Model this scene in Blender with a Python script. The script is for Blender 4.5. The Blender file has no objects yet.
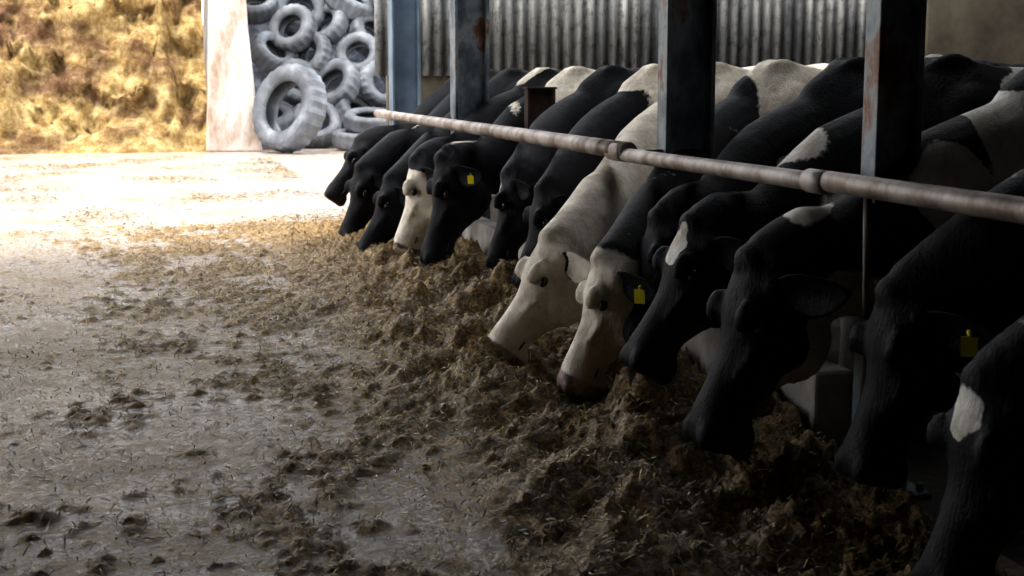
import bpy, bmesh, math, random
from mathutils import Vector, Matrix, noise
random.seed(7)
scene=bpy.context.scene
scene.view_settings.view_transform='Standard'
scene.view_settings.look='None'
scene.view_settings.exposure=.40
scene.view_settings.gamma=.82
V=Vector
def sstep(a,b,x):
    if a==b: return 0.0
    t=max(0,min(1,(x-a)/(b-a))); return t*t*(3-2*t)
def fbm(p,o=3):
    v=0;a=1;s=1
    for i in range(o):
        v+=a*noise.noise(p*s); a*=.5; s*=2.1
    return v
# ---------------------------------------------------------------- materials
def newmat(name):
    m=bpy.data.materials.new(name); m.use_nodes=True
    nt=m.node_tree; b=nt.nodes['Principled BSDF']; return m,nt,b
def nd(nt,t,**k):
    n=nt.nodes.new(t)
    for a,v in k.items(): setattr(n,a,v)
    return n
def ramp(nt,src,stops):
    r=nd(nt,'ShaderNodeValToRGB'); e=r.color_ramp.elements
    while len(e)<len(stops): e.new(.5)
    for i,(p,c) in enumerate(stops):
        e[i].position=p; e[i].color=(c[0],c[1],c[2],1)
    nt.links.new(src,r.inputs[0]); return r.outputs[0]
def noisetex(nt,scale,detail=6,rough=.6,vec='Object',stretch=None):
    tc=nd(nt,'ShaderNodeTexCoord'); n=nd(nt,'ShaderNodeTexNoise')
    n.inputs['Scale'].default_value=scale; n.inputs['Detail'].default_value=detail; n.inputs['Roughness'].default_value=rough
    if stretch:
        mp=nd(nt,'ShaderNodeMapping'); mp.inputs['Scale'].default_value=stretch
        nt.links.new(tc.outputs[vec],mp.inputs[0]); nt.links.new(mp.outputs[0],n.inputs['Vector'])
    else: nt.links.new(tc.outputs[vec],n.inputs['Vector'])
    return n.outputs['Fac']
def mixc(nt,f,a,b):
    m=nd(nt,'ShaderNodeMix',data_type='RGBA')
    if isinstance(f,float): m.inputs[0].default_value=f
    else: nt.links.new(f,m.inputs[0])
    for s,i in ((a,6),(b,7)):
        if isinstance(s,tuple): m.inputs[i].default_value=(s[0],s[1],s[2],1)
        else: nt.links.new(s,m.inputs[i])
    return m.outputs[2]
def bump(nt,b,h,st=.5,dist=.01):
    bp=nd(nt,'ShaderNodeBump'); bp.inputs['Strength'].default_value=st; bp.inputs['Distance'].default_value=dist
    nt.links.new(h,bp.inputs['Height']); nt.links.new(bp.outputs[0],b.inputs['Normal'])
def simple(name,stops,scale=6,rough=.6,bst=.3,bd=.01,metal=0,stretch=None,bscale=None):
    m,nt,b=newmat(name); f=noisetex(nt,scale,stretch=stretch)
    nt.links.new(ramp(nt,f,stops),b.inputs['Base Color'])
    b.inputs['Roughness'].default_value=rough; b.inputs['Metallic'].default_value=metal
    h=noisetex(nt,bscale or scale*5); bump(nt,b,h,bst,bd); return m

def coat_mat(name,white,black=(.0036,.0040,.0056)):
    m,nt,b=newmat(name)
    at=nd(nt,'ShaderNodeAttribute'); at.attribute_name='coat'
    nz=noisetex(nt,45,3)
    ad=nd(nt,'ShaderNodeMath',operation='MULTIPLY_ADD'); ad.inputs[1].default_value=.3
    nt.links.new(nz,ad.inputs[0]); nt.links.new(at.outputs['Fac'],ad.inputs[2])
    f=ramp(nt,ad.outputs[0],[(.60,(0,0,0)),(.70,(1,1,1))])
    dirt=ramp(nt,noisetex(nt,7,8,.75),[(.3,tuple(c*.50*k for c,k in zip(white,(1,.92,.8)))),(.58,white)])
    blk=ramp(nt,noisetex(nt,6,6,.7),[(.35,black),(.7,tuple(c*2.8 for c in black))])
    c=mixc(nt,f,blk,dirt)
    a2=nd(nt,'ShaderNodeAttribute'); a2.attribute_name='muzzle'
    f2=ramp(nt,a2.outputs['Fac'],[(.4,(0,0,0)),(.6,(1,1,1))])
    mzc=ramp(nt,noisetex(nt,22,4),[(.4,(.12,.09,.09)),(.6,(.50,.37,.33))])
    mz=mixc(nt,f,(.008,.008,.010),mzc)
    c=mixc(nt,f2,c,mz)
    nt.links.new(c,b.inputs['Base Color'])
    b.inputs['Roughness'].default_value=.52; b.inputs['Specular IOR Level'].default_value=.13
    h1=noisetex(nt,110,3,.7,stretch=(1,1,.25)); h2=noisetex(nt,9,4,.6,stretch=(1,1,.6))
    s=nd(nt,'ShaderNodeMath',operation='MULTIPLY_ADD'); s.inputs[1].default_value=2.4
    nt.links.new(h2,s.inputs[0]); nt.links.new(h1,s.inputs[2])
    bump(nt,b,s.outputs[0],.6,.010)
    return m
M_coatW=coat_mat('coat_holstein',(.84,.81,.76))
M_coatC=coat_mat('coat_cream',(.86,.79,.68))
def flat(name,col,rough=.5,metal=0,nscale=20):
    return simple(name,[(.3,tuple(c*.8 for c in col)),(.7,col)],nscale,rough,.1,.002,metal)
M_eye=flat('cow_eye',(.012,.008,.006),.08)
M_dark=flat('cow_nostril',(.01,.008,.008),.5)
M_tag=flat('ear_tag_yellow',(.88,.78,.03),.4)
M_hoof=flat('cow_hoof',(.03,.025,.02),.6)

# ---------------------------------------------------------------- mesh helpers
def ring_tube(bm,rings,mi=0,N=20):
    prev=None; allv=[]
    for r in rings:
        vs=[bm.verts.new(p) for p in r]; allv.append(vs)
        if prev:
            for i in range(N):
                f=bm.faces.new((prev[i],prev[(i+1)%N],vs[(i+1)%N],vs[i])); f.material_index=mi; f.smooth=True
        prev=vs
    for vs,flip in ((allv[0],True),(allv[-1],False)):
        c=sum((v.co for v in vs),V())/N; cv=bm.verts.new(c)
        for i in range(N):
            a,b_=vs[i],vs[(i+1)%N]
            f=bm.faces.new((b_,a,cv) if flip else (a,b_,cv)); f.material_index=mi; f.smooth=True
    return allv
def ell(c,sd,up,w,t,b,N=20,ex=2.2,narrow=0.0):
    out=[]
    for i in range(N):
        a=2*math.pi*i/N; x=math.cos(a); y=math.sin(a)
        x=math.copysign(abs(x)**(2/ex),x); y=math.copysign(abs(y)**(2/ex),y)
        ww=w*(1-narrow*max(0,-y))
        mid=(t+b)/2; hh=(t-b)/2
        out.append(c+sd*(x*ww)+up*(mid+hh*y))
    return out
def tube(bm,pts,rad,mi=0,N=12,side=None,flat=None):
    rings=[]
    for i,p in enumerate(pts):
        t=(pts[min(i+1,len(pts)-1)]-pts[max(i-1,0)]).normalized()
        sd=side if side else (V((1,0,0)) if abs(t.x)<.8 else V((0,1,0)))
        up=sd.cross(t).normalized(); s2=t.cross(up).normalized()
        r=rad[i]; w,h=(r if isinstance(r,tuple) else (r,r))
        rings.append(ell(p,s2,up,w,h,-h,N,2.0))
    ring_tube(bm,rings,mi,N)
def sphere(bm,c,r,sc=(1,1,1),mi=0,rot=None,u=14,v=10):
    M=Matrix.Translation(c)@((rot.to_4x4()) if rot else Matrix.Identity(4))@Matrix.Diagonal((sc[0]*r,sc[1]*r,sc[2]*r,1))
    g=bmesh.ops.create_uvsphere(bm,u_segments=u,v_segments=v,radius=1,matrix=M)
    for vv in g['verts']:
        for f in vv.link_faces: f.material_index=mi; f.smooth=True
    return g['verts']
def box(bm,c,s,mi=0,rot=None):
    M=Matrix.Translation(c)@((rot.to_4x4()) if rot else Matrix.Identity(4))@Matrix.Diagonal((s[0],s[1],s[2],1))
    g=bmesh.ops.create_cube(bm,size=1,matrix=M)
    for vv in g['verts']:
        for f in vv.link_faces: f.material_index=mi
    return g['verts']
def finish(bm,name,mats,loc=(0,0,0),normals=True):
    if normals: bmesh.ops.recalc_face_normals(bm,faces=bm.faces)
    me=bpy.data.meshes.new(name); bm.to_mesh(me); bm.free()
    for m in mats: me.materials.append(m)
    o=bpy.data.objects.new(name,me); o.location=loc; scene.collection.objects.link(o); return o
def bevel(o,w=.01,seg=2):
    m=o.modifiers.new('bevel','BEVEL'); m.width=w; m.segments=seg; m.limit_method='ANGLE'

# ---------------------------------------------------------------- cow
def make_cow(Yb,poll,nose,head='black',body_bias=0.0,seed=0,coat=M_coatW,tags=1,neck=None,yaw=0.0,zs=1.07,voxel=.02,Xc=2.72,back_white=None,ear='black',legs='white',turn=0.0,spots=(),hw=1.16):
    hd=V((-math.cos(yaw),math.sin(yaw)*-1,0)); sd=V((0,0,1)).cross(hd).normalized()
    org=V((Xc,Yb,0))-hd*1.72
    P=lambda s,l,z: hd*s+sd*l+V((0,0,z*zs))
    pl=V(poll)-org; ns=V(nose)-org
    d=(ns-pl).normalized(); L=(ns-pl).length; k=L/.56*hw
    hs=d.cross(V((0,0,1))); 
    hs=hs.normalized() if hs.length>.15 else sd
    if hs.dot(sd)<0: hs=-hs
    hs=(hs-d*hs.dot(d)).normalized()
    hs=(Matrix.Rotation(turn,3,d)@hs).normalized()
    n=hs.cross(d).normalized()
    if n.dot(hd)<0: n=-n
    bm=bmesh.new()
    T=[(-.02,.10,1.33,1.10),(.05,.19,1.37,.92),(.18,.255,1.39,.80),(.34,.285,1.41,.72),(.55,.295,1.385,.60),(.78,.33,1.365,.54),(1.02,.355,1.355,.50),(1.22,.33,1.36,.51),(1.40,.285,1.40,.54),(1.53,.245,1.39,.58),(1.66,.195,1.30,.64),(1.75,.13,1.15,.72)]
    rings=[ell(P(s,0,0),sd,V((0,0,1)),w,t*zs,b*zs,24,2.25) for s,w,t,b in T]
    for r,(s,w,t,b) in zip(rings,T):
        for i,p in enumerate(r):
            zz=(p.z/zs-b)/(t-b)
            if zz>.7:
                f=1-.35*(zz-.7)/.3
                l=(p-P(s,0,0)).dot(sd); r[i]=p-sd*(l*(1-f))
    ring_tube(bm,rings,0,24)
    for sg in (-1,1):
        sphere(bm,P(1.43,sg*.17,.98),1,(.17,.12,.34))
        sphere(bm,P(1.45,sg*.07,1.35),1,(.10,.035,.06))
        sphere(bm,P(.27,sg*.17,1.02),1,(.24,.12,.30))
        sphere(bm,P(.40,sg*.24,1.34),1,(.08,.05,.055))
        sphere(bm,P(.02,sg*.11,1.27),1,(.06,.04,.05))
    sphere(bm,P(.42,0,.60),1,(.22,.19,.15))
    for a in (-1,1):
        for c in (-1,1): tube(bm,[P(.42+a*.08,c*.08,.52),P(.42+a*.08,c*.08,.40)],[.02,.012],0,8)
    for sg in (-1,1):
        sl=.03*random.uniform(-1,1)
        tube(bm,[P(1.47,sg*.15,.80),P(1.49,sg*.155,.62),P(1.50+sl,sg*.15,.46),P(1.50+sl,sg*.15,.40),P(1.50+sl,sg*.15,.27),P(1.50+sl,sg*.15,.14),P(1.53+sl,sg*.15,.07)],[.13,.085,.062,.062,.042,.05,.045],0,12,sd)
        tube(bm,[P(.30,sg*.17,.98),P(.42,sg*.19,.76),P(.25,sg*.18,.62),P(.09,sg*.17,.50),P(.10,sg*.17,.44),P(.15,sg*.17,.27),P(.17,sg*.17,.14),P(.20,sg*.17,.07)],[.22,.165,.10,.062,.06,.044,.052,.047],0,12,sd)
    A=P(1.48,0,1.00); B=P(1.84,0,.93); C=pl-d*.10*k-n*.14*k; D=pl+d*.03*k-n*.085*k
    C=C*0.65+((A+D)/2)*0.35
    pts=[];rad=[]; K=11
    for i in range(K):
        t=i/(K-1)
        p=A*(1-t)**3+B*3*t*(1-t)**2+C*3*t*t*(1-t)+D*t**3
        pts.append(p)
        hh=.32*(1-t)**1.25+.140*k*t+ .03*math.sin(t*3.14); ww=.20*(1-t)+.092*k*t
        rad.append((ww,hh))
    rings=[]
    for i,p in enumerate(pts):
        tg=(pts[min(i+1,K-1)]-pts[max(i-1,0)]).normalized(); t=i/(K-1)
        s_=(sd*(1-t)+hs*t).normalized(); u_=s_.cross(tg)
        if u_.z<0 and u_.dot(hd)<0: u_=-u_
        u_.normalize(); s2=tg.cross(u_).normalized()
        r=ell(p,s2,u_,rad[i][0],rad[i][1],-rad[i][1]*1.05,20,2.1,0.15)
        hi=max((q.z for q in r)); top=[q for q in r if q.z==hi][0]; X=top.x+org.x
        cap=.985+max(0,X-2.20)*.92
        if hi>cap and X>1.9:
            dz=hi-cap; lo=min(q.z for q in r)
            for q in r: q.z-=dz*(.55+.45*(q.z-lo)/(hi-lo))
        rings.append(r)
    ring_tube(bm,rings,0,20)
    H=[(-.09,.055,-.03,-.13),(-.03,.078,.012,-.18),(.05,.098,.026,-.215),(.16,.110,.028,-.255),(.27,.114,.024,-.285),(.38,.104,.010,-.275),(.48,.082,.002,-.235),(.60,.066,.006,-.182),(.72,.062,.012,-.146),(.81,.070,.018,-.140),(.89,.083,.017,-.145),(.96,.082,.004,-.135),(1.01,.058,-.022,-.105)]
    rings=[ell(pl+d*(t*L),hs,n,w*k,a*k,b*k,20,2.4,.42) for t,w,a,b in H]
    ring_tube(bm,rings,0,20)
    R=Matrix((hs,d,n)).transposed()
    for sg in (-1,1):
        sphere(bm,pl+d*(.27*L)+hs*(sg*.094*k)+n*(.010*k),k,(.028,.050,.028),0,R)
        sphere(bm,pl+d*(.33*L)+hs*(sg*.068*k)+n*(-.160*k),k,(.036,.11,.095),0,R)
        sphere(bm,pl+d*(.93*L)+hs*(sg*.050*k)+n*(-.012*k),k,(.030,.042,.026),0,R)
        sphere(bm,pl+d*(.08*L)+hs*(sg*.075*k)-n*(.05*k),k,(.04,.04,.04),0,R)
        tube(bm,[pl+d*(.42*L)+hs*(sg*.085*k)-n*(.05*k),pl+d*(.62*L)+hs*(sg*.062*k)-n*(.03*k)],[.014*k,.010*k],0,8)
    sphere(bm,pl-d*(.01*L)+n*(.005),k,(.055,.045,.04),0,R)
    sphere(bm,pl+d*(.92*L)-n*(.135*k),k,(.046,.055,.030),0,R)
    tmp=finish(bm,'tmp',[])
    md=tmp.modifiers.new('r','REMESH'); md.mode='VOXEL'; md.voxel_size=voxel
    ms=tmp.modifiers.new('s','SMOOTH'); ms.factor=.5; ms.iterations=4 if voxel<.018 else 2
    dg=bpy.context.evaluated_depsgraph_get()
    me=bpy.data.meshes.new_from_object(tmp.evaluated_get(dg)); bpy.data.objects.remove(tmp)
    bm=bmesh.new(); bm.from_mesh(me); bpy.data.meshes.remove(me)
    for f in bm.faces: f.smooth=True; f.material_index=0
    la=bm.verts.layers.float.new('coat'); lm=bm.verts.layers.float.new('muzzle')
    so=V((seed*7.3,seed*3.1,seed*1.7))
    def coatval(p):
        q=p-pl; t=q.dot(d)/L; l=q.dot(hs)/k; m=q.dot(n)/k
        inhead=sstep(-.2,.05,t)*(1 if (abs(l)<.2 and m>-.38) else 0)
        s=p.dot(hd); z=p.z; lat=p.dot(sd)
        bv=.5+fbm(V((s*1.7,lat*1.3,z*1.6))+so,2)*3.2+body_bias
        if z<.5 and s<1.6 and legs=='white': bv=max(bv,.5+ (.42-z)*6)
        if legs=='black' and z<.80: bv=min(bv,.5-(.80-z)*6)
        if back_white is not None and s<1.85:
            s0,s1=back_white
            wob=.16*noise.noise(V((z*5,lat*3,seed)))
            bv=max(bv,.5+min(s-s0+wob,s1-s+wob,.5)*6+min(0,(z-1.12-.22*noise.noise(V((s*3,seed,0))))*9))
        for (s0,z0,r0) in spots:
            dd=math.hypot((s-s0),(z-z0)*.8)+.13*noise.noise(V((s*4.5,z*4.5,seed)))
            bv=max(bv,.5+(r0-dd)*14)
        if neck is not None:
            w=sstep(1.45,1.7,s)
            bv=bv*(1-w)+(neck+fbm(p*3+so,2)*.5)*w
        if head=='black': hv=0
        elif head=='white': hv=1
        elif head=='star': hv=.5+(.052+.035*noise.noise(V((t*9,l*20,seed)))-math.hypot(l,(t-.14)*.42))*22
        elif head=='throat': hv=.5+(-.17-m+.06*noise.noise(V((t*6,l*6,seed))))*16
        elif head=='capped': hv=.5+(t-.08)*9
        return max(-.5,min(1.5,bv*(1-inhead)+hv*inhead))
    for v in bm.verts:
        p=v.co; q=p-pl; t=q.dot(d)/L
        v[la]=coatval(p)
        l=q.dot(hs)/k; m=q.dot(n)/k
        v[lm]=sstep(.82,.94,t+.06*(m+.06)*4)*(1 if abs(l)<.2 and abs(m)<.25 and t<1.3 else 0)
    ev=0.0 if ear=='black' else 1.0
    for sg in (-1,1):
        base=pl+d*(.08*L)+hs*(sg*.080*k)-n*(.055*k)
        e=(hs*sg*.85-d*.10-n*.42+V((0,0,-.04+random.uniform(-.12,.14)))).normalized()
        fn=(n*.75+V((0,0,-.25))+d*.3+hs*sg*.35); fn=(fn-e*fn.dot(e)).normalized(); w_=e.cross(fn).normalized()
        n0=len(bm.verts); rings=[]
        for tt,w in ((0,.024),(.12,.036),(.3,.052),(.5,.060),(.7,.054),(.85,.038),(.95,.020),(1,.006)):
            c=base+e*(tt*.215*k)
            r=[]
            for i in range(12):
                a=2*math.pi*i/12; x=math.cos(a)*w*k; y=math.sin(a)*.008*k
                cup=(x*x)/.062*.55-(w*w/.062*.2)
                r.append(c+w_*x+fn*(y+cup))
            rings.append(r)
        ring_tube(bm,rings,0,12)
        bm.verts.ensure_lookup_table()
        for v in bm.verts[n0:]: v[la]=ev; v[lm]=0
        if tags==1 or (tags==2 and sg==1):
            tp=base+e*(.13*k)
            tn=(fn+hs*sg*1.0+V((0,0,.1))).normalized()
            zd=(V((0,0,-1))-tn*V((0,0,-1)).dot(tn)).normalized(); xs=zd.cross(tn).normalized()
            R3=Matrix((xs,zd,tn)).transposed()
            for off in (.026,-.020): box(bm,tp+tn*off+zd*.034,(.044,.058,.004),3,R3)
            sphere(bm,tp,.009,(1,1,3.2),3,R3,8,6)
        ec=pl+d*(.30*L)+hs*(sg*.113*k)-n*(.030*k)
        sphere(bm,ec,.018*k,(.75,1.2,.85),1,R,12,8)
        nc=pl+d*(.965*L)+hs*(sg*.054*k)-n*(.016*k)
        sphere(bm,nc,.016*k,(.9,1.1,1.0),2,R,10,6)
    mp=[]
    for i in range(9):
        a=-1+2*i/8
        mp.append(pl+d*((1.0-.24*abs(a)**1.6)*L)+hs*(a*.068*k)-n*((.096)*k))
    tube(bm,mp,[.005]*9,2,6)
    for sg in (-1,1):
        for s_,l_ in ((1.55,.15),(.22,.17)):
            for cl in (-1,1):
                c=P(s_,sg*l_+cl*.028,0)
                rr=[]
                for zz,w,f,bk in ((.0,.03,.075,-.05),(.04,.03,.062,-.045),(.085,.026,.04,-.04)):
                    rr.append([V((c.x,c.y,zz))+sd*(math.cos(2*math.pi*i/12)*w)+hd*((f+bk)/2+(f-bk)/2*math.sin(2*math.pi*i/12)) for i in range(12)])
                ring_tube(bm,rr,4,12)
    n0=len(bm.verts)
    tube(bm,[P(.02,0,1.33),P(-.06,0,1.28),P(-.09,.01,1.1),P(-.09,.02,.85),P(-.08,.02,.62),P(-.07,.03,.48),P(-.07,.03,.34)],[.035,.03,.022,.016,.022,.035,.006],0,10,sd)
    bm.verts.ensure_lookup_table()
    for v in bm.verts[n0:]: v[la]=1.0 if v.co.z<.7 else 0.0
    return finish(bm,'dairy_cow',[coat,M_eye,M_dark,M_tag,M_hoof],org,normals=False)

W=dict
cows=[
 W(Yb=13.3,poll=(1.81,13.15,.84),nose=(1.48,13.15,.34),body_bias=-1.4,seed=1,voxel=.028,Xc=2.6,tags=2),
 W(Yb=12.5,poll=(1.66,12.0,.66),nose=(1.48,12.0,.06),body_bias=-1.4,seed=2,voxel=.026,tags=0,Xc=2.6,turn=-.25),
 W(Yb=11.75,poll=(1.76,11.1,.62),nose=(1.50,11.1,.05),body_bias=-1.4,seed=3,voxel=.024,tags=0,Xc=2.65),
 W(Yb=11.0,poll=(1.84,10.35,.80),nose=(1.67,10.35,.13),head='capped',body_bias=-1.2,seed=4,voxel=.022,coat=M_coatC,tags=0,turn=.2),
 W(Yb=10.1,poll=(1.88,9.55,.86),nose=(1.74,9.55,.15),body_bias=-1.4,seed=5,voxel=.020,back_white=(.0,1.9),coat=M_coatC,tags=2,hw=1.08),
 W(Yb=9.25,poll=(2.06,8.4,.82),nose=(1.93,8.4,.27),head='star',body_bias=-1.3,seed=6,voxel=.022,tags=0,spots=((.5,1.3,.2),),turn=.35),
 W(Yb=8.35,poll=(2.10,7.75,.78),nose=(1.94,7.75,.25),body_bias=-1.3,seed=7,voxel=.02,tags=0,back_white=(.2,1.6),coat=M_coatC),
 W(Yb=7.45,poll=(1.69,6.12,.69),nose=(1.39,6.12,.18),head='white',neck=1.0,body_bias=-.8,seed=8,voxel=.016,coat=M_coatC,back_white=(.1,2.1),ear='white',tags=0,hw=1.12),
 W(Yb=6.6,poll=(1.77,5.58,.66),nose=(1.59,5.58,.13),head='white',neck=.2,body_bias=-1.2,seed=9,voxel=.015,back_white=(.75,1.75),coat=M_coatC,hw=1.18,tags=2,turn=.12),
 W(Yb=5.8,poll=(1.97,5.46,.84),nose=(1.82,5.46,.34),body_bias=-1.3,seed=10,voxel=.017,spots=((1.1,1.38,.28),(.5,1.3,.15)),tags=2),
 W(Yb=5.05,poll=(1.94,5.0,.86),nose=(1.68,5.0,.34),head='star',body_bias=-1.3,seed=11,voxel=.015,tags=0,spots=((1.45,1.05,.14),(1.05,1.3,.24))),
 W(Yb=4.28,poll=(1.90,4.36,.80),nose=(1.70,4.36,.20),head='throat',body_bias=-1.4,seed=12,voxel=.016,tags=0,legs='black',spots=((1.92,1.07,.13),(1.66,1.20,.17),(1.2,1.18,.20))),
 W(Yb=3.5,poll=(2.07,3.72,.78),nose=(1.94,3.72,.24),body_bias=-1.6,seed=13,voxel=.018,tags=2,legs='black',spots=((1.95,.80,.06),(1.3,1.2,.14))),
 W(Yb=2.72,poll=(1.93,3.02,.67),nose=(1.80,3.02,.13),head='star',body_bias=-1.7,seed=14,voxel=.02,legs='black',tags=2),
]
for c in cows: make_cow(**c)

# ---------------------------------------------------------------- ground + feed
def feed_amt(x,y):
    edge=1.06+.24*noise.noise(V((y*.9,3.1,0)))+.16*noise.noise(V((y*3,7.1,0)))
    wind=sstep(edge-.35,edge+.55,x)
    wind*=1-sstep(12.6,14.0,y)
    return wind
def clump(x,y,wind):
    c=fbm(V((x*1.9,y*1.5,1.7)),3)*.40+fbm(V((x*12,y*10,4.2)),3)*.54
    thr=.38-.42*sstep(-1.4,1.1,x)-.10*sstep(6,11,y)
    return max(0,c-thr)
x0,x1,y0,y1=-3.0,2.24,1.6,15.0
nx,ny=250,560
def height(x,y):
    w=feed_amt(x,y); c=clump(x,y,w)
    lump=max(0,.5+.95*fbm(V((x*3.3,y*3.3,9)),3))
    h=w*(.02+.18*lump*(1-.5*sstep(8,11,y))+.06*sstep(1.5,2.2,x)*sstep(3.6,4.6,y))*(.25+.75*sstep(3.3,4.7,y))+min(c,.5)*.065
    return w,c,h
verts=[];fe=[]
for j in range(ny+1):
    ty=j/ny; y=y0+(y1-y0)*(ty**1.25)
    for i in range(nx+1):
        x=x0+(x1-x0)*(1-(1-i/nx)**1.35)
        w,c,h=height(x,y)
        fade=min(sstep(x0,x0+.6,x),1-sstep(y1-1.5,y1,y))
        fine=fbm(V((x*24,y*24,2)),2)
        h+=(w*.032+min(c,.2)*.06)*fine
        h*=fade
        a=min(1,w*1.0+min(1,c*3.0)*fade)
        if c<=0 and w<.02: h=0
        verts.append((x,y,max(0,h)+.004*fade)); fe.append(a)
faces=[]
for j in range(ny):
    for i in range(nx):
        a=j*(nx+1)+i; faces.append((a,a+1,a+nx+2,a+nx+1))
me=bpy.data.meshes.new('silage_feed'); me.from_pydata(verts,[],faces); me.update()
at=me.attributes.new('feed','FLOAT','POINT'); at.data.foreach_set('value',fe)
me.polygons.foreach_set('use_smooth',[True]*len(faces))
def ground_mat(name,use_attr):
    m,nt,b=newmat(name)
    n1=noisetex(nt,.9,8,.65); n2=noisetex(nt,9,8,.75); n3=noisetex(nt,48,5,.75)
    conc=ramp(nt,n2,[(.34,(.10,.072,.048)),(.50,(.24,.19,.145)),(.64,(.45,.38,.32))])
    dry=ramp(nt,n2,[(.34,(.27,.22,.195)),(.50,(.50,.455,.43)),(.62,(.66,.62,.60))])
    tc=nd(nt,'ShaderNodeTexCoord'); sp=nd(nt,'ShaderNodeSeparateXYZ'); nt.links.new(tc.outputs['Object'],sp.inputs[0])
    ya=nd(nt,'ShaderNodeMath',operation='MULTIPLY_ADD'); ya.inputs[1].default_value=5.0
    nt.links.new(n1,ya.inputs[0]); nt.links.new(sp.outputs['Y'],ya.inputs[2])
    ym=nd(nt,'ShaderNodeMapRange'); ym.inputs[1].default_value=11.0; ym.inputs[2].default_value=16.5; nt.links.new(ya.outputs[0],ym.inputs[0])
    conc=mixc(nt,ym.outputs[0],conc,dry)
    feedc=ramp(nt,n3,[(.34,(.020,.010,.003)),(.46,(.090,.050,.013)),(.56,(.24,.145,.036)),(.68,(.52,.37,.12))])
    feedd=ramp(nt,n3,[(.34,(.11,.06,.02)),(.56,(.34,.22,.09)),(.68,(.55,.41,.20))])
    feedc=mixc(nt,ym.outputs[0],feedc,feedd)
    a=nd(nt,'ShaderNodeMath',operation='ADD'); nt.links.new(n2,a.inputs[0]); nt.links.new(n3,a.inputs[1])
    if use_attr:
        at=nd(nt,'ShaderNodeAttribute'); at.attribute_name='feed'
        a2=nd(nt,'ShaderNodeMath',operation='MULTIPLY_ADD'); a2.inputs[1].default_value=.9
        nt.links.new(at.outputs['Fac'],a2.inputs[0]); nt.links.new(a.outputs[0],a2.inputs[2]); s=a2.outputs[0]
    else: s=a.outputs[0]
    a3=nd(nt,'ShaderNodeMath',operation='MULTIPLY_ADD'); a3.inputs[1].default_value=.8
    nt.links.new(n1,a3.inputs[0]); nt.links.new(s,a3.inputs[2])
    mr=nd(nt,'ShaderNodeMapRange'); mr.inputs[1].default_value=1.37; mr.inputs[2].default_value=1.55
    nt.links.new(a3.outputs[0],mr.inputs[0])
    c=mixc(nt,mr.outputs[0],conc,feedc)
    nt.links.new(c,b.inputs['Base Color'])
    wet=nd(nt,'ShaderNodeMapRange'); wet.inputs[1].default_value=.44; wet.inputs[2].default_value=.60; wet.inputs[3].default_value=.13; wet.inputs[4].default_value=.36
    nt.links.new(n1,wet.inputs[0])
    r=nd(nt,'ShaderNodeMix'); nt.links.new(mr.outputs[0],r.inputs[0]); nt.links.new(wet.outputs[0],r.inputs[2]); r.inputs[3].default_value=.6
    nt.links.new(r.outputs[0],b.inputs['Roughness'])
    hh=nd(nt,'ShaderNodeMath',operation='ADD'); nt.links.new(n3,hh.inputs[0]); nt.links.new(mr.outputs[0],hh.inputs[1])
    bump(nt,b,hh.outputs[0],.6,.010)
    return m
me.materials.append(ground_mat('feed_passage_floor',True))
scene.collection.objects.link(bpy.data.objects.new('silage_feed',me))
bm=bmesh.new()
def quad(bm,pts,mi=0):
    f=bm.faces.new([bm.verts.new(p) for p in pts]); f.material_index=mi; return f
quad(bm,[(-40,-12,0),(2.4,-12,0),(2.4,70,0),(-40,70,0)],0)
quad(bm,[(2.4,17,0),(40,17,0),(40,70,0),(2.4,70,0)],0)
quad(bm,[(2.4,-12,0),(40,-12,0),(40,17,0),(2.4,17,0)],1)
M_pen=simple('pen_floor_slurry',[(.3,(.010,.008,.006)),(.7,(.035,.027,.018))],4,.5,.4,.02)
finish(bm,'ground',[ground_mat('yard_concrete',False),M_pen])

bv=[];bf=[];bc=[]
def blade(x,y,z,Ln,wd,col,tilt=.35):
    a=random.uniform(0,6.283); el=random.uniform(-tilt,tilt)
    dx=V((math.cos(a)*math.cos(el),math.sin(a)*math.cos(el),math.sin(el)))
    sx=V((-math.sin(a),math.cos(a),random.uniform(-.6,.6))).normalized()
    c=V((x,y,z+abs(math.sin(el))*Ln*.5+.003))
    bend=V((0,0,random.uniform(0,.18)*Ln))
    i=len(bv)
    bv.extend([c-dx*Ln*.5-sx*wd,c-dx*Ln*.5+sx*wd,c+bend+sx*wd,c+bend-sx*wd,c+dx*Ln*.5+sx*wd*.4,c+dx*Ln*.5-sx*wd*.4])
    bf.extend([(i,i+1,i+2,i+3),(i+3,i+2,i+4,i+5)]); bc.extend([col]*6)
cnt=0
while cnt<85000:
    y=1.8+random.random()**1.4*12; x=random.uniform(-2.6,2.22)
    w,c,h=height(x,y)
    if random.random()>.25+min(1,w+c*3): continue
    cnt+=1
    blade(x,y,h+random.uniform(-.003,.014),random.uniform(.012,.055),random.uniform(.0010,.0026),random.random(),.6)
cnt=0
while cnt<14000:
    x=random.uniform(-7,2.0); y=random.uniform(12.5,27.5)
    if fbm(V((x*.8,y*.6,4)),4)+random.uniform(-.3,.3)<.25: continue
    cnt+=1
    blade(x,y,random.uniform(0,.02),random.uniform(.03,.10),random.uniform(.002,.006),random.uniform(.2,.8),.4)
me=bpy.data.meshes.new('loose_silage'); me.from_pydata([tuple(v) for v in bv],[],bf); me.update()
at=me.attributes.new('tint','FLOAT','POINT'); at.data.foreach_set('value',bc)
m,nt,b=newmat('chopped_silage')
an=nd(nt,'ShaderNodeAttribute'); an.attribute_name='tint'
nt.links.new(ramp(nt,an.outputs['Fac'],[(0,(.025,.014,.005)),(.45,(.13,.080,.022)),(.8,(.38,.26,.075)),(1,(.68,.54,.26))]),b.inputs['Base Color'])
b.inputs['Roughness'].default_value=.4
me.materials.append(m)
scene.collection.objects.link(bpy.data.objects.new('loose_silage',me))

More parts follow.
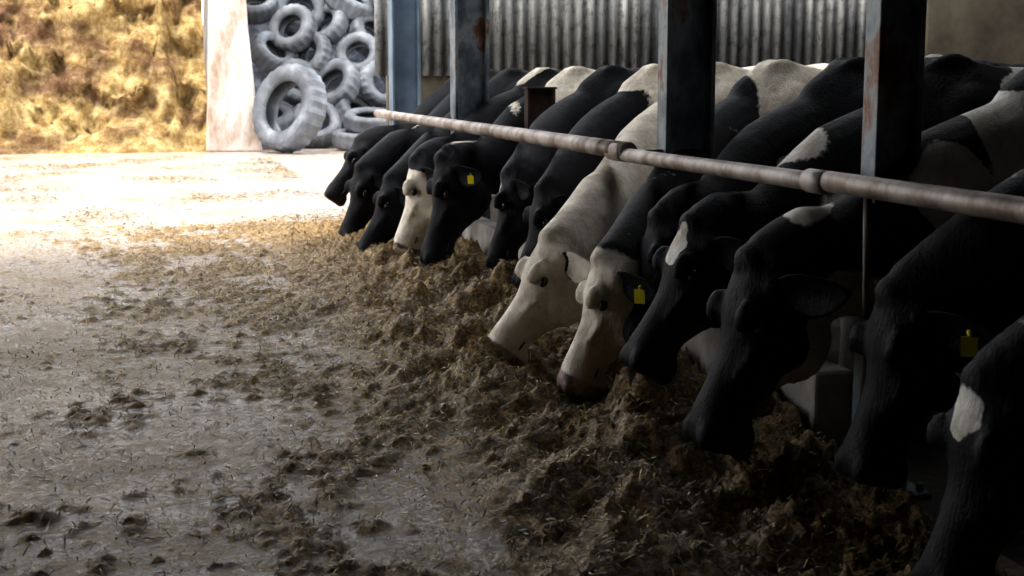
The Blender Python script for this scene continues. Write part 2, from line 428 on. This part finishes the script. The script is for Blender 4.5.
# ---------------------------------------------------------------- barrier
M_kerb=simple('kerb_concrete',[(.3,(.16,.14,.125)),(.55,(.38,.35,.32)),(.8,(.60,.56,.54))],4,.8,.5,.01)
bm=bmesh.new()
for a_,b_ in ((4.62,6.0),(6.3,8.4),(8.42,10.78)):
    box(bm,V((2.35,(a_+b_)/2,.18)),(.15,b_-a_,.36))
o=finish(bm,'feed_kerb',[M_kerb]); bevel(o,.015)

M_steelB=simple('painted_steel_blue',[(.34,(.045,.055,.072)),(.46,(.13,.16,.19)),(.56,(.28,.32,.35)),(.63,(.19,.085,.04)),(.70,(.10,.045,.025))],5,.5,.4,.004,.12,stretch=(1,1,.6))
M_galv=simple('galvanised_pipe',[(.3,(.10,.065,.045)),(.42,(.20,.15,.125)),(.52,(.32,.28,.25)),(.7,(.44,.40,.37))],6,.5,.2,.002,.25)
M_rust=simple('rusty_steel',[(.3,(.02,.012,.010)),(.6,(.06,.028,.018)),(.8,(.10,.05,.03))],8,.8,.5,.004)
def hpost(x,y,wx,dy,top=4.55,mat=M_steelB):
    bm=bmesh.new(); tf=.022
    for sg in (-1,1): box(bm,V((x+sg*(wx/2-tf/2),y,top/2)),(tf,dy,top))
    box(bm,V((x,y,top/2)),(wx-2*tf,.014,top))
    box(bm,V((x,y,.01)),(wx+.12,dy+.12,.02))
    for sx in (-1,1):
        for sy in (-1,1): 
            bmesh.ops.create_cone(bm,cap_ends=True,segments=6,radius1=.014,radius2=.014,depth=.03,matrix=Matrix.Translation((x+sx*(wx/2+.03),y+sy*(dy/2+.03),.035)))
    o=finish(bm,'steel_column',[mat]); bevel(o,.004); return o
hpost(2.355,4.28,.165,.10)
hpost(2.345,6.15,.235,.12)
hpost(2.38,10.95,.27,.2)
M_steelL=simple('painted_steel_lightblue',[(.30,(.10,.14,.19)),(.6,(.19,.25,.32)),(.8,(.26,.32,.39))],3.2,.5,.3,.004,.2)
hpost(2.38,13.95,.28,.24,mat=M_steelL)

bm=bmesh.new()
def rseg(a,b_,r0):
    n_=10; pts=[a.lerp(b_,i/n_) for i in range(n_+1)]
    tube(bm,pts,[r0]*(n_+1),0,20)
rseg(V((2.14,14.15,1.07)),V((2.14,6.35,1.07)),.043)
rseg(V((2.135,6.60,1.05)),V((2.14,4.3,1.062)),.033)
rseg(V((2.14,4.40,1.070)),V((2.14,1.2,1.07)),.035)
for yy,r in ((6.45,.048),(4.36,.041)):
    tube(bm,[V((2.14,yy-.07,1.064)),V((2.14,yy+.07,1.064))],[r,r],0,20)
for yy,px in ((4.22,2.275),(6.15,2.235),(10.95,2.25),(13.95,2.245)):
    box(bm,V(((2.14+px)/2,yy,1.065)),(px-2.14,.06,.045),0)
o=finish(bm,'neck_rail',[M_galv])
for p in o.data.polygons: p.use_smooth=len(p.vertices)==4 and abs(p.normal.y)<.5
bm=bmesh.new()
box(bm,V((2.60,9.66,.67)),(.20,.02,1.34)); box(bm,V((2.51,9.66,.67)),(.02,.10,1.34)); box(bm,V((2.69,9.66,.67)),(.02,.10,1.34)); box(bm,V((2.60,9.66,1.345)),(.22,.12,.015))
o=finish(bm,'rusty_stanchion',[M_rust]); bevel(o,.004)
bm=bmesh.new(); tube(bm,[V((2.20,4.12,0)),V((2.20,4.12,.55)),V((2.19,4.12,1.03))],[.012]*3,0,12)
tube(bm,[V((2.2,4.12,0)),V((2.2,4.12,.012))],[.05]*2,0,12)
finish(bm,'barrier_upright_pipe',[M_galv])

# ---------------------------------------------------------------- building shell
def sheet_mat():
    m,nt,b=newmat('fibre_cement_sheet')
    n1=noisetex(nt,1.4,6,.7,stretch=(3,1,.25)); n2=noisetex(nt,9,6,.7)
    base=ramp(nt,n1,[(.32,(.13,.135,.14)),(.5,(.28,.28,.27)),(.66,(.54,.53,.50))])
    sp=ramp(nt,n2,[(.35,(.45,.42,.40)),(.5,(1,1,1))])
    mm=nd(nt,'ShaderNodeMix',data_type='RGBA',blend_type='MULTIPLY'); mm.inputs[0].default_value=1
    nt.links.new(base,mm.inputs[6]); nt.links.new(sp,mm.inputs[7]); nt.links.new(mm.outputs[2],b.inputs['Base Color'])
    b.inputs['Roughness'].default_value=.85; return m
M_sheet=sheet_mat()
M_block=simple('concrete_panel',[(.3,(.06,.05,.034)),(.7,(.15,.125,.09))],2,.85,.4,.01)
M_roof=simple('roof_sheet',[(.3,(.03,.03,.03)),(.7,(.06,.06,.06))],1,.9,.2,.01)
bm=bmesh.new()
X0,X1=2.55,9.7; per=.146; n_=int((X1-X0)/per*10)
cols=[]
for i in range(n_+1):
    x=X0+(X1-X0)*i/n_; yy=17+.042*math.sin(2*math.pi*x/per)
    cols.append([bm.verts.new((x,yy,z)) for z in (1.45,3.1)]+[bm.verts.new((x,yy-.02,z)) for z in (3.0,5.2)])
for i in range(n_):
    for a in (0,2):
        f=bm.faces.new((cols[i][a],cols[i+1][a],cols[i+1][a+1],cols[i][a+1])); f.smooth=True
o=finish(bm,'wall_end',[M_sheet]); s=o.modifiers.new('s','SOLIDIFY'); s.thickness=.008
bm=bmesh.new(); box(bm,V((6.2,17.12,.74)),(7.0,.14,1.48)); box(bm,V((11.4,17.0,2.6)),(3.3,.2,5.2))
o=finish(bm,'wall_end_base',[M_block]); bevel(o,.02)
def slab(name,parts,mat):
    bm=bmesh.new()
    for c,s in parts: box(bm,V(c),s)
    return finish(bm,name,[mat])
slab('ceiling',[((-1.15,2.1,4.7),(7.7,18.2,.18)),((8.65,3.6,4.7),(8.7,20.8,.18)),((3.5,-.9,4.7),(1.6,12.0,.18)),((-6.0,-2.0,4.7),(2.0,10.0,.18))],M_roof)
slab('wall_right',[((13.05,5.2,2.35),(.2,24,4.6))],M_roof)
slab('wall_back',[((3.0,-6.9,2.35),(20,.2,4.6))],M_roof)
slab('added_shade_wall_left',[((-5.1,-.4,2.35),(.2,12.8,4.6))],M_roof)  # unseen wall, added to block left sky light and darken the near end

# ---------------------------------------------------------------- clamp: slab, silage bank, tyres
M_slab=simple('clamp_wall_concrete',[(.3,(.42,.36,.32)),(.5,(.62,.56,.52)),(.64,(.34,.25,.18))],1.6,.8,.3,.02,stretch=(1,1,.4))
bm=bmesh.new()
prof=[(.93,0),(2.02,0),(1.90,1.2),(1.80,2.4),(1.72,4.6),(1.22,4.6),(1.10,2.4)]
fr=[bm.verts.new((x,28.6,z)) for x,z in prof]; bk=[bm.verts.new((x,34.0,z)) for x,z in prof]
bm.faces.new(fr); bm.faces.new(bk[::-1])
for i in range(len(prof)):
    j=(i+1)%len(prof); bm.faces.new((fr[i],fr[j],bk[j],bk[i]))
o=finish(bm,'clamp_wall',[M_slab]); bevel(o,.04)
bm=bmesh.new(); NX,NY=240,170; g=[]
for j in range(NY+1):
    row=[]
    for i in range(NX+1):
        x=-14+(1.0+14)*i/NX; t=j/NY
        yy=28.7+t*7+ .35*fbm(V((x*.5,t*2,3)),3)
        z=5.6*(1-(1-min(1,t*1.25))**1.7)
        f=sstep(0,.06,t)
        z+=f*(.7*fbm(V((x*.6,t*4,1)),4)+.38*fbm(V((x*3,t*22,5)),4))
        yy+=f*.55*fbm(V((x*1.8,z*1.8,8)),4)
        row.append(bm.verts.new((x,yy,max(0,z))))
    g.append(row)
for j in range(NY):
    for i in range(NX):
        bm.faces.new((g[j][i],g[j][i+1],g[j+1][i+1],g[j+1][i])).smooth=True
m,nt,b=newmat('silage_bank')
na=noisetex(nt,.45,8,.65,stretch=(1,1,2.2)); nb=noisetex(nt,4,9,.85)
base=ramp(nt,nb,[(.34,(.16,.095,.035)),(.47,(.40,.27,.10)),(.60,(.66,.53,.29))])
dk=ramp(nt,na,[(.40,(.42,.33,.36)),(.52,(1,1,1))])
mm=nd(nt,'ShaderNodeMix',data_type='RGBA',blend_type='MULTIPLY'); mm.inputs[0].default_value=1
nt.links.new(base,mm.inputs[6]); nt.links.new(dk,mm.inputs[7]); nt.links.new(mm.outputs[2],b.inputs['Base Color'])
b.inputs['Roughness'].default_value=.95; bump(nt,b,nb,.7,.12)
finish(bm,'silage_bank',[m],normals=False)

M_tyre=simple('weathered_tyre',[(.35,(.065,.070,.080)),(.55,(.14,.15,.165)),(.75,(.28,.30,.33))],2.0,.55,.3,.01)
def tyre(bm,M,R,w,ri,N=40):
    hw=w/2
    prof=[(ri,-hw*.55),(ri+.02*R,-hw*.8),(ri+(R-ri)*.35,-hw*1.0),(ri+(R-ri)*.72,-hw*.98),(R*.965,-hw*.80),(R,-hw*.62),(R*1.005,-hw*.2),(R*1.005,hw*.2),(R,hw*.62),(R*.965,hw*.80),(ri+(R-ri)*.72,hw*.98),(ri+(R-ri)*.35,hw*1.0),(ri+.02*R,hw*.8),(ri,hw*.55),(ri+.04*R,hw*.45),(ri+(R-ri)*.7,hw*.55),(ri+(R-ri)*.85,0),(ri+(R-ri)*.7,-hw*.55),(ri+.04*R,-hw*.45)]
    rows=[]
    for i in range(N):
        a=2*math.pi*i/N; r_=[]
        for q,(r,z) in enumerate(prof):
            if 4<=q<=9 and i%2==0: r*=.965
            r_.append(bm.verts.new(M@V((r*math.cos(a),r*math.sin(a),z))))
        rows.append(r_)
    K=len(prof)
    for i in range(N):
        for q in range(K):
            f=bm.faces.new((rows[i][q],rows[(i+1)%N][q],rows[(i+1)%N][(q+1)%K],rows[i][(q+1)%K])); f.smooth=not(3<=q<=9)
bm=bmesh.new(); random.seed(23)
def slopey(z): return 29.5+z*.8
row=0; z=.62
while z<5.0:
    x=2.3+(row%2)*.5
    while x<7.2:
        R=random.uniform(.46,.60); w=random.uniform(.34,.46)
        tiltx=math.radians(random.choice([random.uniform(50,70),random.uniform(20,50),random.uniform(60,85)])); rz=math.radians(random.uniform(-50,50))
        M=Matrix.Translation((x+random.uniform(-.15,.15),slopey(z)+random.uniform(-.3,.1),z+random.uniform(-.14,.14)))@Matrix.Rotation(rz,4,'Z')@Matrix.Rotation(tiltx,4,'X')
        tyre(bm,M,R,w,R*.50)
        x+=random.uniform(.84,1.06)
    z+=.60; row+=1
for x,yy,tx,zz in ((3.95,28.7,6,.22),(5.2,28.8,5,.22),(4.2,28.8,14,.58)):
    tyre(bm,Matrix.Translation((x,yy,zz))@Matrix.Rotation(math.radians(tx),4,'X'),.54,.34,.29)
finish(bm,'tire_pile',[M_tyre],normals=True)
bm=bmesh.new()
tyre(bm,Matrix.Translation((2.50,27.9,.86))@Matrix.Rotation(math.radians(-52),4,'Z')@Matrix.Rotation(math.radians(74),4,'X'),.86,.50,.50,48)
finish(bm,'tractor_tire',[M_tyre])
bm=bmesh.new(); g=[]
for j in range(41):
    row=[]
    for i in range(61):
        x=1.8+i/60*8; z=j/40*5.2
        row.append(bm.verts.new((x,slopey(z)+.75+.10*fbm(V((x*1.5,z*1.5,0)),3),z)))
    g.append(row)
for j in range(40):
    for i in range(60): bm.faces.new((g[j][i],g[j][i+1],g[j+1][i+1],g[j+1][i])).smooth=True
M_plast=simple('silage_sheet_plastic',[(.3,(.06,.07,.09)),(.5,(.18,.20,.25)),(.62,(.55,.60,.68))],2,.35,.3,.02)
finish(bm,'silage_sheet',[M_plast],normals=False)

# ---------------------------------------------------------------- light
w=bpy.data.worlds.new('sky'); scene.world=w; w.use_nodes=True
bg=w.node_tree.nodes['Background']; bg.inputs[0].default_value=(.95,.97,1,1); bg.inputs[1].default_value=2.8
sun=bpy.data.lights.new('sun','SUN'); sun.energy=3.2; sun.angle=math.radians(16); sun.color=(1,.94,.86)
so=bpy.data.objects.new('sun',sun); scene.collection.objects.link(so)
dirv=V((.35,.18,-1.0)).normalized()
so.rotation_euler=dirv.to_track_quat('-Z','Y').to_euler(); so.location=(-5,5,12)
cam=bpy.data.cameras.new('camera'); cam.lens=50; cam.sensor_width=36
cam.dof.use_dof=True; cam.dof.focus_distance=6.6; cam.dof.aperture_fstop=5.6
co=bpy.data.objects.new('camera',cam); scene.collection.objects.link(co)
co.location=(0,0,1.4); co.rotation_euler=(math.radians(90-8.32),0,math.radians(-13.95)); scene.camera=co
